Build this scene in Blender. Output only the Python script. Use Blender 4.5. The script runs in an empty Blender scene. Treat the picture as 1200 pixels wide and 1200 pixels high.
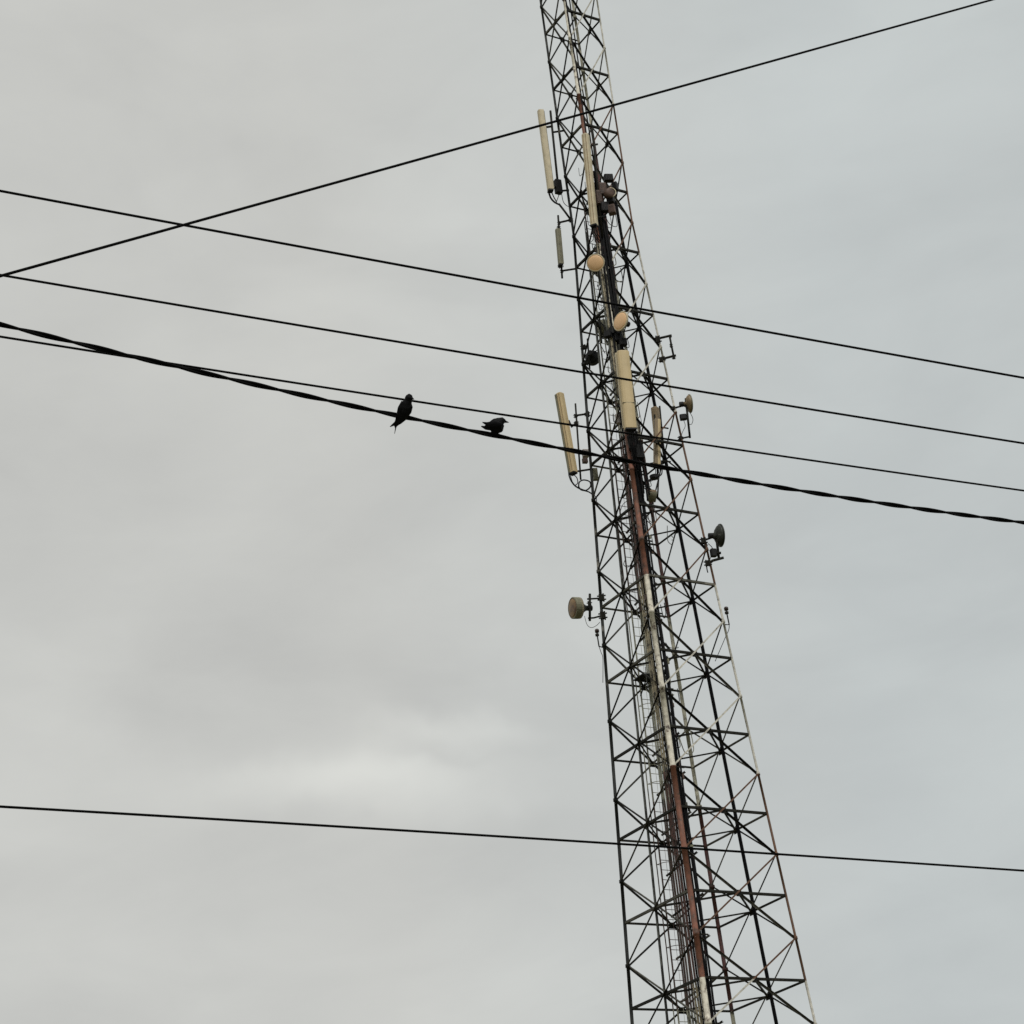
import bpy, math, random
from mathutils import Vector, Matrix
random.seed(7)
C = bpy.context.scene.collection
SC = bpy.context.scene

# ------------------------------------------------------------------ camera
EYE = Vector((0, 0, 1.6))
PITCH, ROLL, FPX = 0.4507, -0.1175, 2400.0
_rt0 = Vector((1, 0, 0)); _up0 = Vector((0, -math.sin(PITCH), math.cos(PITCH)))
FW = Vector((0, math.cos(PITCH), math.sin(PITCH)))
RT = _rt0 * math.cos(ROLL) + _up0 * math.sin(ROLL)
UP = -_rt0 * math.sin(ROLL) + _up0 * math.cos(ROLL)
cd = bpy.data.cameras.new('camera'); cam = bpy.data.objects.new('camera', cd); C.objects.link(cam)
cd.sensor_fit = 'HORIZONTAL'; cd.sensor_width = 36; cd.lens = 36 * FPX / 1200
cd.clip_start = 0.1; cd.clip_end = 6000
cam.matrix_world = Matrix(((RT.x, UP.x, -FW.x, EYE.x), (RT.y, UP.y, -FW.y, EYE.y), (RT.z, UP.z, -FW.z, EYE.z), (0, 0, 0, 1)))
SC.camera = cam

# ------------------------------------------------------------------ world: overcast sky
SUN_EL, SUN_AZ = math.radians(52), math.radians(158)      # azimuth from +Y, clockwise: behind the viewer, to the right
W = bpy.data.worlds.new('World'); SC.world = W; W.use_nodes = True
nt = W.node_tree; N = nt.nodes; L = nt.links; N.clear()
def nd(t, **k):
    n = N.new(t)
    for a, v in k.items(): setattr(n, a, v)
    return n
out = nd('ShaderNodeOutputWorld'); bg1 = nd('ShaderNodeBackground'); bg2 = nd('ShaderNodeBackground'); mx = nd('ShaderNodeMixShader')
sky = nd('ShaderNodeTexSky', sky_type='NISHITA'); sky.sun_disc = False; sky.sun_elevation = SUN_EL; sky.sun_rotation = SUN_AZ
L.new(sky.outputs[0], bg1.inputs[0]); bg1.inputs[1].default_value = 0.08
tc = nd('ShaderNodeTexCoord')
mp = nd('ShaderNodeMapping'); mp.inputs['Scale'].default_value = (1, 1, 2.4); mp.inputs['Rotation'].default_value = (0, 0.12, 0.4)
L.new(tc.outputs['Generated'], mp.inputs[0])
n1 = nd('ShaderNodeTexNoise'); n1.inputs['Scale'].default_value = 4.2; n1.inputs['Detail'].default_value = 5; n1.inputs['Roughness'].default_value = .5; n1.inputs['Distortion'].default_value = .5
n2 = nd('ShaderNodeTexNoise'); n2.inputs['Scale'].default_value = 11; n2.inputs['Detail'].default_value = 6; n2.inputs['Roughness'].default_value = .55; n2.inputs['Distortion'].default_value = .4
L.new(mp.outputs[0], n1.inputs[0]); L.new(mp.outputs[0], n2.inputs[0])
ad = nd('ShaderNodeMath', operation='MULTIPLY_ADD'); L.new(n2.outputs[0], ad.inputs[0]); ad.inputs[1].default_value = .20
hf = nd('ShaderNodeMath', operation='MULTIPLY'); L.new(n1.outputs[0], hf.inputs[0]); hf.inputs[1].default_value = .46; L.new(hf.outputs[0], ad.inputs[2])
def pxdir(x, y): return (FW * FPX + RT * (x - 600) + UP * (600 - y)).normalized()
def blob(x, y, wide, tall):                        # a soft thinner place in the cloud deck, warped by noise
    d = pxdir(x, y)
    dv = nd('ShaderNodeVectorMath', operation='SUBTRACT'); L.new(tc.outputs['Generated'], dv.inputs[0]); dv.inputs[1].default_value = d
    nz = nd('ShaderNodeTexNoise'); nz.inputs['Scale'].default_value = 9; nz.inputs['Detail'].default_value = 4; L.new(tc.outputs['Generated'], nz.inputs[0])
    wv = nd('ShaderNodeVectorMath', operation='MULTIPLY_ADD'); L.new(nz.outputs['Color'], wv.inputs[0]); wv.inputs[1].default_value = (.09, .09, .07)
    dv2 = nd('ShaderNodeVectorMath', operation='SUBTRACT'); L.new(dv.outputs[0], dv2.inputs[0]); dv2.inputs[1].default_value = (.045, .045, .035)
    L.new(dv2.outputs[0], wv.inputs[2])
    a = nd('ShaderNodeVectorMath', operation='DOT_PRODUCT'); L.new(wv.outputs[0], a.inputs[0]); a.inputs[1].default_value = RT * (FPX / wide)
    b = nd('ShaderNodeVectorMath', operation='DOT_PRODUCT'); L.new(wv.outputs[0], b.inputs[0]); b.inputs[1].default_value = UP * (FPX / tall)
    a2 = nd('ShaderNodeMath', operation='MULTIPLY'); L.new(a.outputs['Value'], a2.inputs[0]); L.new(a.outputs['Value'], a2.inputs[1])
    b2 = nd('ShaderNodeMath', operation='MULTIPLY_ADD'); L.new(b.outputs['Value'], b2.inputs[0]); L.new(b.outputs['Value'], b2.inputs[1]); L.new(a2.outputs[0], b2.inputs[2])
    ng = nd('ShaderNodeMath', operation='MULTIPLY'); L.new(b2.outputs[0], ng.inputs[0]); ng.inputs[1].default_value = -1
    ex = nd('ShaderNodeMath', operation='EXPONENT'); L.new(ng.outputs[0], ex.inputs[0])
    return ex.outputs[0]
cur = ad.outputs[0]
for (x, y, wd, tl, am) in ((530, 858, 100, 15, .20), (455, 892, 150, 22, .22), (500, 878, 70, 7, -.06), (420, 925, 190, 30, .09), (480, 800, 260, 26, -.04), (340, 915, 120, 26, .13), (560, 930, 110, 24, .08), (250, 890, 90, 22, .04), (1040, 790, 70, 34, .07), (880, 290, 260, 130, .03),
                           (200, 600, 300, 160, -.02), (300, 790, 260, 50, -.03), (960, 640, 240, 160, -.05), (400, 560, 200, 80, -.03), (180, 240, 220, 90, .02), (560, 1090, 420, 60, .05)):
    e = blob(x, y, wd, tl)
    m = nd('ShaderNodeMath', operation='MULTIPLY_ADD'); L.new(e, m.inputs[0]); m.inputs[1].default_value = am; L.new(cur, m.inputs[2]); cur = m.outputs[0]
cr = nd('ShaderNodeValToRGB'); L.new(cur, cr.inputs[0])
cr.color_ramp.elements[0].position = 0; cr.color_ramp.elements[0].color = (.440, .443, .430, 1)
cr.color_ramp.elements[1].position = .72; cr.color_ramp.elements[1].color = (.745, .753, .712, 1)
# slightly cooler to the right of the view
dr = nd('ShaderNodeVectorMath', operation='DOT_PRODUCT'); L.new(tc.outputs['Generated'], dr.inputs[0]); dr.inputs[1].default_value = (1, 0, 0)
mr = nd('ShaderNodeMapRange'); L.new(dr.outputs['Value'], mr.inputs[0]); mr.inputs[1].default_value = -.08; mr.inputs[2].default_value = .16
tint = nd('ShaderNodeMixRGB', blend_type='MULTIPLY'); L.new(mr.outputs[0], tint.inputs[0]); L.new(cr.outputs[0], tint.inputs[1]); tint.inputs[2].default_value = (.930, .980, 1.02, 1)
L.new(tint.outputs[0], bg2.inputs[0]); bg2.inputs[1].default_value = 1.0
mx.inputs[0].default_value = .97
L.new(bg1.outputs[0], mx.inputs[1]); L.new(bg2.outputs[0], mx.inputs[2]); L.new(mx.outputs[0], out.inputs[0])

sd = bpy.data.lights.new('sun', 'SUN'); sd.energy = 1.5; sd.angle = math.radians(14); sd.color = (1, .965, .9)
so = bpy.data.objects.new('sun', sd); C.objects.link(so)
sdir = Vector((math.sin(SUN_AZ) * math.cos(SUN_EL), math.cos(SUN_AZ) * math.cos(SUN_EL), math.sin(SUN_EL)))
so.rotation_euler = sdir.to_track_quat('Z', 'Y').to_euler(); so.location = (20, -20, 60)
SC.view_settings.view_transform = 'Standard'; SC.view_settings.look = 'None'
SC.view_settings.exposure = 0; SC.view_settings.gamma = 1; SC.view_settings.use_curve_mapping = False

# ------------------------------------------------------------------ tower frame of reference
S = 2.5                                  # height of one lattice panel
TD, TAL, YAW, W0, WB, H0 = 23.657 * S, .0714, -.2075, .9021 * S, .0577, 7.0142
TB = Vector((TD * math.sin(TAL), TD * math.cos(TAL), 0))
def zh(h): return 1.6 + (H0 + h) * S
def wh(h): return (W0 - WB * S * min(h, 8.55))
ANG = {'C': 0, 'R': 90, 'F': 180, 'L': 270}
def leg(q, h, extra=0):
    a = YAW + math.radians(ANG[q]); w = wh(h) + extra
    return TB + Vector((w * math.sin(a), -w * math.cos(a), zh(h)))
def face(a, b, t, h, outw=0):            # a point on face a-b
    p = leg(a, h).lerp(leg(b, h), t)
    if outw:
        c = TB + Vector((0, 0, p.z)); n = ((leg(a, h) + leg(b, h)) / 2 - c).normalized(); p = p + n * outw
    return p
def at(x, y, Y):                          # pixel ray meets the upright plane at distance Y
    d = pxdir(x, y); return EYE + d * ((Y - EYE.y) / d.y)
def YL(h=3): return leg('L', h).y
def YR(h=3): return leg('R', h).y
def YC(h=3): return leg('C', h).y
def pxm(Y):                               # metres per pixel there, roughly
    return Y / FPX / math.cos(PITCH) * 1.0

# ------------------------------------------------------------------ materials
def mat(name, col, rough=.6, metal=0, var=.25, scale=6, col2=None, c2amt=.0, c2scale=3, bump=.1, bands=None, spec=.5):
    m = bpy.data.materials.new(name); m.use_nodes = True; t = m.node_tree; b = t.nodes['Principled BSDF']
    b.inputs['Roughness'].default_value = rough; b.inputs['Specular IOR Level'].default_value = spec; b.inputs['Metallic'].default_value = metal
    g = t.nodes.new('ShaderNodeNewGeometry')
    nz = t.nodes.new('ShaderNodeTexNoise'); nz.inputs['Scale'].default_value = scale; nz.inputs['Detail'].default_value = 5
    t.links.new(g.outputs['Position'], nz.inputs[0])
    base = t.nodes.new('ShaderNodeRGB'); base.outputs[0].default_value = (*col, 1); cur = base.outputs[0]
    if bands:
        sp = t.nodes.new('ShaderNodeSeparateXYZ'); t.links.new(g.outputs['Position'], sp.inputs[0])
        ds = t.nodes.new('ShaderNodeMath'); ds.operation = 'MULTIPLY_ADD'; t.links.new(sp.outputs['Z'], ds.inputs[0])
        ds.inputs[1].default_value = 1 / (2.5 * S * 2); ds.inputs[2].default_value = -(zh(.5)) / (2.5 * S * 2) + 6
        fr = t.nodes.new('ShaderNodeMath'); fr.operation = 'FRACT'; t.links.new(ds.outputs[0], fr.inputs[0])
        lt = t.nodes.new('ShaderNodeMath'); lt.operation = 'LESS_THAN'; t.links.new(fr.outputs[0], lt.inputs[0]); lt.inputs[1].default_value = .5
        mb = t.nodes.new('ShaderNodeMixRGB'); t.links.new(lt.outputs[0], mb.inputs[0]); mb.inputs[1].default_value = (*col, 1); mb.inputs[2].default_value = (*bands, 1); cur = mb.outputs[0]
    if col2:
        n3 = t.nodes.new('ShaderNodeTexNoise'); n3.inputs['Scale'].default_value = c2scale; n3.inputs['Detail'].default_value = 7; n3.inputs['Roughness'].default_value = .7
        t.links.new(g.outputs['Position'], n3.inputs[0])
        rp = t.nodes.new('ShaderNodeMapRange'); t.links.new(n3.outputs[0], rp.inputs[0]); rp.inputs[1].default_value = .62 - c2amt * .3; rp.inputs[2].default_value = .72 - c2amt * .3
        m2 = t.nodes.new('ShaderNodeMixRGB'); t.links.new(rp.outputs[0], m2.inputs[0]); t.links.new(cur, m2.inputs[1]); m2.inputs[2].default_value = (*col2, 1); cur = m2.outputs[0]
    v = t.nodes.new('ShaderNodeMapRange'); t.links.new(nz.outputs[0], v.inputs[0]); v.inputs[1].default_value = .3; v.inputs[2].default_value = .7
    v.inputs[3].default_value = 1 - var; v.inputs[4].default_value = 1 + var
    hs = t.nodes.new('ShaderNodeVectorMath'); hs.operation = 'SCALE'; t.links.new(cur, hs.inputs[0]); t.links.new(v.outputs[0], hs.inputs['Scale'])
    t.links.new(hs.outputs[0], b.inputs['Base Color'])
    if bump:
        bp = t.nodes.new('ShaderNodeBump'); bp.inputs['Strength'].default_value = bump; bp.inputs['Distance'].default_value = .01
        t.links.new(nz.outputs[0], bp.inputs['Height']); t.links.new(bp.outputs[0], b.inputs['Normal'])
    return m
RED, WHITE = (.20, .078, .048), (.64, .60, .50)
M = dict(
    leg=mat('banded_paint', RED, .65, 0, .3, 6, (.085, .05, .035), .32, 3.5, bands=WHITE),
    legdark=mat('shade_dark_banded_paint', (.014, .015, .014), .6, 0, .3, 7, (.24, .23, .20), .12, 1.3, bands=(.022, .024, .022), spec=.2),  # silhouette shade put into both bands; noise adds pale paint patches
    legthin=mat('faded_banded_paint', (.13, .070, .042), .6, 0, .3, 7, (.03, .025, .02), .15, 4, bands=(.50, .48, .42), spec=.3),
    legfar=mat('shade_dulled_banded_paint', (.085, .034, .030), .6, 0, .35, 7, (.04, .03, .025), .3, 3, bands=(.34, .325, .25), spec=.3),  # band colours darkened to hold the far leg's shade
    peach=mat('peach_dish_cover', (.86, .55, .30), .5, 0, .08, 2.5, (.70, .44, .20), .15, 1.6, bump=.03),  # brighter, more orange tone than the beige panels
    pale=mat('pale_ladder_paint', (.085, .055, .045), .6, 0, .4, 5, (.06, .055, .045), .35, 2, bands=(.33, .325, .26), spec=.3),
    worn=mat('worn_light_steel', (.075, .072, .058), .6, 0, .5, 6, (.20, .19, .16), .2, 2.5, spec=.2),
    steel=mat('shade_dark_weathered_steel', (.016, .0155, .0115), .6, 0, .45, 5, (.07, .06, .045), .1, 2.2, spec=.15),  # near-black holds the shade on painted members; lighter patches are wear
    grey=mat('galvanised_steel', (.10, .105, .092), .5, 0, .4, 5, (.02, .02, .018), .5, 2.0, spec=.3),
    cable=mat('black_cable_sheath', (.006, .006, .007), .6, 0, .4, 8, (.05, .025, .025), .15, 1.5, bump=.05, spec=.1),
    cablered=mat('painted_feeder_cable', (.10, .045, .036), .65, 0, .4, 9, (.03, .025, .02), .35, 4, bands=(.36, .31, .21)),
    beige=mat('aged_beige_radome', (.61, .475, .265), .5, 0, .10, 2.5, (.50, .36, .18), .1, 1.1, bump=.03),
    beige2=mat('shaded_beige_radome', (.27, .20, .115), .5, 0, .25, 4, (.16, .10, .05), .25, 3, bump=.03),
    cream=mat('cream_radome', (.58, .50, .34), .5, 0, .15, 4, (.32, .27, .17), .08, 2.4, bump=.03),
    olive=mat('olive_grey_radome', (.20, .19, .125), .55, 0, .2, 5, (.10, .09, .06), .2, 3),
    brown=mat('brown_dish_face', (.25, .155, .065), .5, 0, .3, 4, (.13, .075, .05), .3, 3),
    darkdish=mat('dark_grey_dish', (.040, .044, .038), .5, 0, .3, 6, (.16, .16, .14), .12, 2.5, spec=.3),
    radio=mat('dark_equipment_case', (.010, .010, .011), .55, 0, .3, 6, spec=.25),
    radiobrown=mat('brown_equipment_case', (.10, .060, .045), .6, 0, .3, 6, (.03, .02, .02), .2, 4),
    pink=mat('pale_grey_case', (.40, .36, .34), .5, 0, .15, 5),
    wire=mat('black_wire', (.003, .003, .003), .7, 0, .3, 20, bump=0, spec=.06),
    feather=mat('glossy_black_plumage', (.0035, .0035, .0045), .6, 0, .5, 150, bump=.2, spec=.12),
    bill=mat('dark_horn', (.006, .005, .005), .5, 0, .1, 100, bump=0, spec=.15),
    conc=mat('weathered_concrete', (.33, .32, .29), .85, 0, .2, 3, (.2, .19, .16), .2, 2),
    ground=mat('dry_grass_and_soil', (.11, .105, .05), .95, 0, .35, .6, (.17, .13, .085), .3, .25, bump=.4),
    lamp=mat('obstruction_lamp_glass', (.035, .018, .016), .3, 0, .1, 10, bump=0),
)

# ------------------------------------------------------------------ mesh helpers
class MB:
    def __init__(s): s.v = []; s.f = []
    def ring(s, c, X, Y, rx, ry, n, ph=0):
        i0 = len(s.v)
        for k in range(n):
            a = ph + 2 * math.pi * k / n; s.v.append(tuple(c + X * (math.cos(a) * rx) + Y * (math.sin(a) * ry)))
        return i0
    def skin(s, rings, n, cap=True):
        for a, b in zip(rings, rings[1:]):
            for k in range(n): s.f.append((a + k, a + (k + 1) % n, b + (k + 1) % n, b + k))
        if cap: s.f.append(tuple(rings[0] + k for k in reversed(range(n)))); s.f.append(tuple(rings[-1] + k for k in range(n)))
    def tube(s, pts, r, n=8, ry=None):
        pts = [Vector(p) for p in pts]
        if not isinstance(r, (list, tuple)): r = [r] * len(pts)
        d0 = (pts[1] - pts[0]).normalized(); X = d0.orthogonal().normalized(); rings = []
        for i, p in enumerate(pts):
            d = ((pts[min(i + 1, len(pts) - 1)] - pts[max(i - 1, 0)])).normalized()
            X = (X - d * X.dot(d)).normalized(); Y = d.cross(X)
            rings.append(s.ring(p, X, Y, r[i], r[i] if ry is None else ry[i], n))
        s.skin(rings, n); return s
    def sweep(s, pts, rx, ry, side, n=14):            # elliptical sections, rx along side
        pts = [Vector(p) for p in pts]; rings = []
        for i, p in enumerate(pts):
            d = ((pts[min(i + 1, len(pts) - 1)] - pts[max(i - 1, 0)])).normalized()
            X = (side - d * side.dot(d)).normalized(); Y = d.cross(X); rings.append(s.ring(p, X, Y, rx[i], ry[i], n))
        s.skin(rings, n); return s
    def lathe(s, c, ax, prof, n=28):                   # prof: (distance along axis, radius)
        ax = ax.normalized(); X = ax.orthogonal().normalized(); Y = ax.cross(X)
        s.skin([s.ring(c + ax * d, X, Y, max(r, 1e-4), max(r, 1e-4), n) for d, r in prof], n); return s
    def box(s, c, X, Y, Z, hx, hy, hz, bev=0):
        # a box with chamfered long edges (long = Z)
        b = bev; pr = [(-hx + b, -hy), (hx - b, -hy), (hx, -hy + b), (hx, hy - b), (hx - b, hy), (-hx + b, hy), (-hx, hy - b), (-hx, -hy + b)] if b else [(-hx, -hy), (hx, -hy), (hx, hy), (-hx, hy)]
        n = len(pr); i0 = len(s.v)
        for z in (-hz, hz):
            for x, y in pr: s.v.append(tuple(c + X * x + Y * y + Z * z))
        s.skin([i0, i0 + n], n); return s
    def build(s, name, m, parent=None, smooth=False, data=None):
        me = bpy.data.meshes.new(name); me.from_pydata(s.v, [], s.f)
        me.materials.append(m)
        if smooth:
            for p in me.polygons: p.use_smooth = len(p.vertices) <= 4
        me.update(); o = bpy.data.objects.new(name, me); C.objects.link(o)
        if parent is not None: adopt(o, parent)
        return o
ORG = {}
def adopt(o, parent):
    o.parent = parent
    root = parent
    while root.parent: root = root.parent
    o.matrix_parent_inverse = Matrix.Translation(-ORG[root.name]) if parent is root else Matrix.Identity(4)
def tag(o, label=None, cat=None, group=None, kind=None):
    for k, v in (('label', label), ('category', cat), ('group', group), ('kind', kind)):
        if v: o[k] = v
    return o
def thing(name, loc, label, cat, group=None):
    o = bpy.data.objects.new(name, None); C.objects.link(o); o.location = loc; o.empty_display_size = .3
    ORG[o.name] = Vector(loc); return tag(o, label, cat, group)
UPZ = Vector((0, 0, 1))

# ------------------------------------------------------------------ ground
g = MB(); nn = 24; R_ = 3000
idx = {}
for i in range(nn + 1):
    for j in range(nn + 1):
        sx = (i / nn * 2 - 1); sy = (j / nn * 2 - 1)
        x = R_ * sx * abs(sx) ** 1.6; y = R_ * sy * abs(sy) ** 1.6
        idx[i, j] = len(g.v); g.v.append((x, y, 0))
for i in range(nn):
    for j in range(nn): g.f.append((idx[i, j], idx[i + 1, j], idx[i + 1, j + 1], idx[i, j + 1]))
tag(g.build('ground', M['ground']), kind='structure')

# ------------------------------------------------------------------ the lattice tower
tower = thing('lattice_tower', TB, 'tall square lattice mast with red and white banded legs, crowded with antennas and cables', 'tower')
HB, HT = -7.64, 15.0
NODES = [k - .5 for k in range(-7, 16)]
for q in 'CRFL':
    r0 = {'C': .080, 'F': .062, 'L': .052, 'R': .037}[q]
    hs = sorted(set([HB, HT] + [k / 2 for k in range(-15, 30)]))
    pts, rr = [], []
    for h in hs:
        r = r0 * (1 - .018 * max(0, h)); fl = 1.18 if q == 'C' else 1.5
        if abs(h - round(h)) > .4 and h not in (HB, HT):                     # flanged joint at the bracing nodes
            for dz, k in ((-.05, 1), (-.045, fl), (.045, fl), (.05, 1)):
                pts.append(leg(q, h + dz / S)); rr.append(r * k)
        else: pts.append(leg(q, h)); rr.append(r)
    mb = MB().tube(pts, rr, 12)
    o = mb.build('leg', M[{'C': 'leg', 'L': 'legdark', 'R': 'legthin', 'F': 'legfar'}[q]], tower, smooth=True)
    if q == 'L': o['label'] = 'left leg darkened by shade put into its paint'
    if q == 'C': o['label'] = 'thick near leg, painted in red and white bands'
    fb = leg(q, HB); MB().box(Vector((fb.x, fb.y, .15)), Vector((1, 0, 0)), Vector((0, 1, 0)), UPZ, .55, .55, .24, .05).build('footing', M['conc'], tower)

# one L-shaped angle bar of unit length shared by all the bracing
def angle_mesh(name, w, t, m):
    me = bpy.data.meshes.new(name); pr = [(0, 0), (w, 0), (w, t), (t, t), (t, w), (0, w)]
    v = [(x - w * .3, y - w * .3, z) for z in (0, 1) for x, y in pr]
    f = [(k, (k + 1) % 6, 6 + (k + 1) % 6, 6 + k) for k in range(6)] + [(3, 2, 1, 0), (5, 4, 3, 0), (6, 7, 8, 9), (6, 9, 10, 11)]
    me.from_pydata(v, [], f); me.materials.append(m); return me
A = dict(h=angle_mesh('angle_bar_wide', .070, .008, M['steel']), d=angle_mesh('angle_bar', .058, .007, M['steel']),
         dp=angle_mesh('angle_bar_painted', .042, .006, M['legthin']), p=angle_mesh('angle_bar_slim', .050, .006, M['steel']), dl=angle_mesh('angle_bar_light', .050, .006, M['steel']))
A.update(h2=angle_mesh('angle_bar_wide_worn', .070, .008, M['worn']), d2=angle_mesh('angle_bar_worn', .058, .007, M['worn']), dl2=angle_mesh('angle_bar_light_worn', .050, .006, M['worn']))
rb = random.Random(5)
def vary(me):
    for k_ in ('h', 'd', 'dl'):
        if me is A[k_] and rb.random() < .28: return A[k_ + '2']
    return me
def bar(name, me, a, b, axis, parent=tower):
    me = vary(me)
    d = (b - a); ln = d.length; Z = d / ln; nrm = (axis - Z * axis.dot(Z)).normalized(); X = nrm.cross(Z)
    o = bpy.data.objects.new(name, me); C.objects.link(o)
    m = Matrix(((X.x, nrm.x, Z.x * ln, a.x), (X.y, nrm.y, Z.y * ln, a.y), (X.z, nrm.z, Z.z * ln, a.z), (0, 0, 0, 1)))
    o.parent = parent; o.matrix_parent_inverse = Matrix.Translation(-ORG[parent.name]); o.matrix_basis = m
    return o
FACES = (('L', 'C'), ('C', 'R'), ('R', 'F'), ('F', 'L'))
for k in range(-7, 15):
    for a, b in FACES:
        mid = (leg(a, k) + leg(b, k)) / 2; nrm = (mid - TB - Vector((0, 0, mid.z))).normalized()
        bar('horizontal_brace', A['h'], leg(a, k), leg(b, k), UPZ)
        near = (a, b) in (('L', 'C'), ('C', 'R'))
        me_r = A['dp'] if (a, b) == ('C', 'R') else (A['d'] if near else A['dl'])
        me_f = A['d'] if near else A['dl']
        off = nrm * .03
        h1, h0_ = k + .5, k - .5
        if k == -7: h0_ = HB + .12
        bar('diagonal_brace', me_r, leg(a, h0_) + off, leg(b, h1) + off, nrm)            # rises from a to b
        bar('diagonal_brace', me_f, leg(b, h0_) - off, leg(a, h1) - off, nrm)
    if k < 10:
        ms = [face(a, b, .5, k) for a, b in FACES]
        for i in range(4): bar('plan_brace', A['p'], ms[i], ms[(i + 1) % 4], UPZ)
# gusset plates where bars cross
for k in range(-7, 15):
    for a, b in FACES:
        mid = face(a, b, .5, k); d = (leg(b, k) - leg(a, k)).normalized(); n_ = d.cross(UPZ)
        MB().box(mid, d, n_, UPZ, .095, .012, .095, .02).build('gusset_plate', M['steel'], tower)

# vertical cable trays on two opposite faces
def tray(a, b, t, h0, h1, wid, m, rungs=True):
    d = (leg(b, 0) - leg(a, 0)).normalized()
    P = lambda h, o: face(a, b, t, h, -.06) + d * o
    mb = MB(); nh = 40
    hs = [h0 + (h1 - h0) * i / nh for i in range(nh + 1)]
    for o in (-wid, wid): mb.tube([P(h, o) for h in hs], .016, 6)
    h = h0
    while h < h1: mb.tube([P(h, -wid), P(h, wid)], .011, 5); h += .16
    o = mb.build('cable_tray', M['steel'], tower); o['label'] = 'vertical feeder cable tray'
    return P
Pt = tray('R', 'F', .44, HB + .1, 9.2, .055, M['steel'])
for o, r in ((-.045, .026), (-.002, .028), (.042, .025)):
    hs = [HB + .1 + (8.9 - HB) * i / 60 for i in range(61)]
    MB().tube([Pt(h, o + random.uniform(-.004, .004)) + Vector((0, -.03, 0)) for h in hs], r, 7).build('feeder_cable', M['cable'], tower, True)
Pt2 = tray('L', 'C', .46, HB + .1, 8.6, .038, M['grey'])
hs = [HB + .1 + (8.3 - HB) * i / 60 for i in range(61)]
MB().tube([Pt2(h, 0) for h in hs], .036, 8).build('conduit', M['grey'], tower, True)

# feeder cables tight against the near leg: pale painted ones to its left, black ones to its right
def run(a, b, t, h0, h1, r, m, outw=0, wob=.012, seed=0, n=90):
    rd = random.Random(seed); ph = rd.uniform(0, 6); pts = []
    for i in range(n + 1):
        h = h0 + (h1 - h0) * i / n
        tt = t(h) if callable(t) else t
        p = face(a, b, 0, h); d = (leg(b, h) - leg(a, h)).normalized()
        pts.append(p + d * (tt + wob * math.sin(h * 2.3 + ph) + rd.uniform(-wob, wob) * .4) + (face(a, b, .5, h, outw) - face(a, b, .5, h)))
    return MB().tube(pts, r, 7).build('feeder_cable', m, tower, True)
for i, (t, r, top) in enumerate(((.13, .034, 5.4), (.20, .030, 4.2), (.26, .022, 5.4), (.31, .030, 3.1), (.37, .024, 4.9), (.43, .030, 2.9), (.49, .020, 3.2), (.55, .026, 1.6))):
    run('C', 'L', t, HB + .1, top, r, M['cablered'] if i != 2 else M['cable'], -.03 - .03 * (i % 2), seed=i)
for i, (t, r, top, mm) in enumerate(((.14, .028, 8.7, 'cable'), (.20, .030, 8.9, 'cable'), (.255, .018, 5.4, 'grey'), (.30, .030, 8.4, 'cable'), (.355, .024, 5.5, 'cable'), (.17, .028, 13.4, 'cable'), (.24, .024, 12.6, 'cable'))):
    run('C', 'R', t, HB + .1, top, r, M[mm], -.05 - .05 * (i % 3), seed=20 + i, wob=.016)
for i, (t, r, h0_, top) in enumerate(((-.03, .042, 6.2, 9.3), (.05, .045, 6.9, 9.0), (.11, .046, 6.4, 9.2), (.02, .034, 8.6, 13.6), (.20, .046, 5.6, 8.8), (.28, .04, 6.0, 8.4))):
    run('C', 'R', t, h0_, top, r, M['cable'], .05, seed=60 + i, wob=.02)
for i, (t, r, top) in enumerate(((-.10, .03, 9.0), (-.16, .02, 8.8))):
    run('C', 'R', t, 5.6, top, r, M['grey' if i else 'cablered'], -.05, seed=70 + i, wob=.02)
for i, (t, r, top) in enumerate(((.33, .020, 8.6), (.40, .017, 7.2), (.47, .02, 6.9))):
    run('C', 'R', t * .9, 4.2, top, r, M['cable'], -.12, seed=40 + i, wob=.03)
# cable cleats that hold the bundle to the ring beams
for k in range(-7, 14):
    for a, b, t0, t1, m in (('C', 'R', .09, .39 if k < 9 else .28, 'steel'), ('C', 'L', .10, .44 if k < 5 else .2, 'grey')):
        for dh in (0, .5):
            h = k + dh; d = (leg(b, h) - leg(a, h)).normalized(); n_ = d.cross(UPZ); p = leg(a, h)
            MB().box(p + d * (t0 + t1) / 2 + (TB + Vector((0, 0, p.z)) - p).normalized() * .06, d, n_, UPZ, (t1 - t0) / 2, .02, .018).build('cable_cleat', M[m], tower)

# caged ladder on the far left face
ld = bpy.data.objects.new('ladder', None)
mb = MB(); rails = {}
LT = 9.3; dl = (leg('F', 0) - leg('L', 0)).normalized()
PL = lambda h, o, i=0: face('L', 'F', .48, h, -.10 - i) + dl * o
for o in (-.17, .17): mb.tube([PL(HB + (LT - HB) * i / 50, o) for i in range(51)], .026, 6)
for o, rr_, tp in ((.27, .034, 8.8), (.36, .026, 7.4), (.46, .030, 4.5), (-.29, .018, 6.0)):
    MB().tube([PL(HB + .1 + (tp - HB) * i / 50, o + random.uniform(-.008, .008), -.04) for i in range(51)], rr_, 7).build('conduit', M['pale'], tower, True)
h = HB + .1
while h < LT: mb.tube([PL(h, -.17), PL(h, .17)], .011, 5); h += .12
lad = mb.build('ladder', M['pale'], tower); lad['label'] = 'caged climbing ladder inside the mast'
for k in range(-13, 19):
    h = k / 2 + .22
    pts = [PL(h, .30 * math.cos(a), .34 * math.sin(a)) for a in [math.pi * i / 12 for i in range(13)]]
    if k % 2 == 0 or k < 4: MB().tube([PL(h, .17)] + pts + [PL(h, -.17)], .011, 5).build('cage_hoop', M['pale'], tower)
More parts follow.
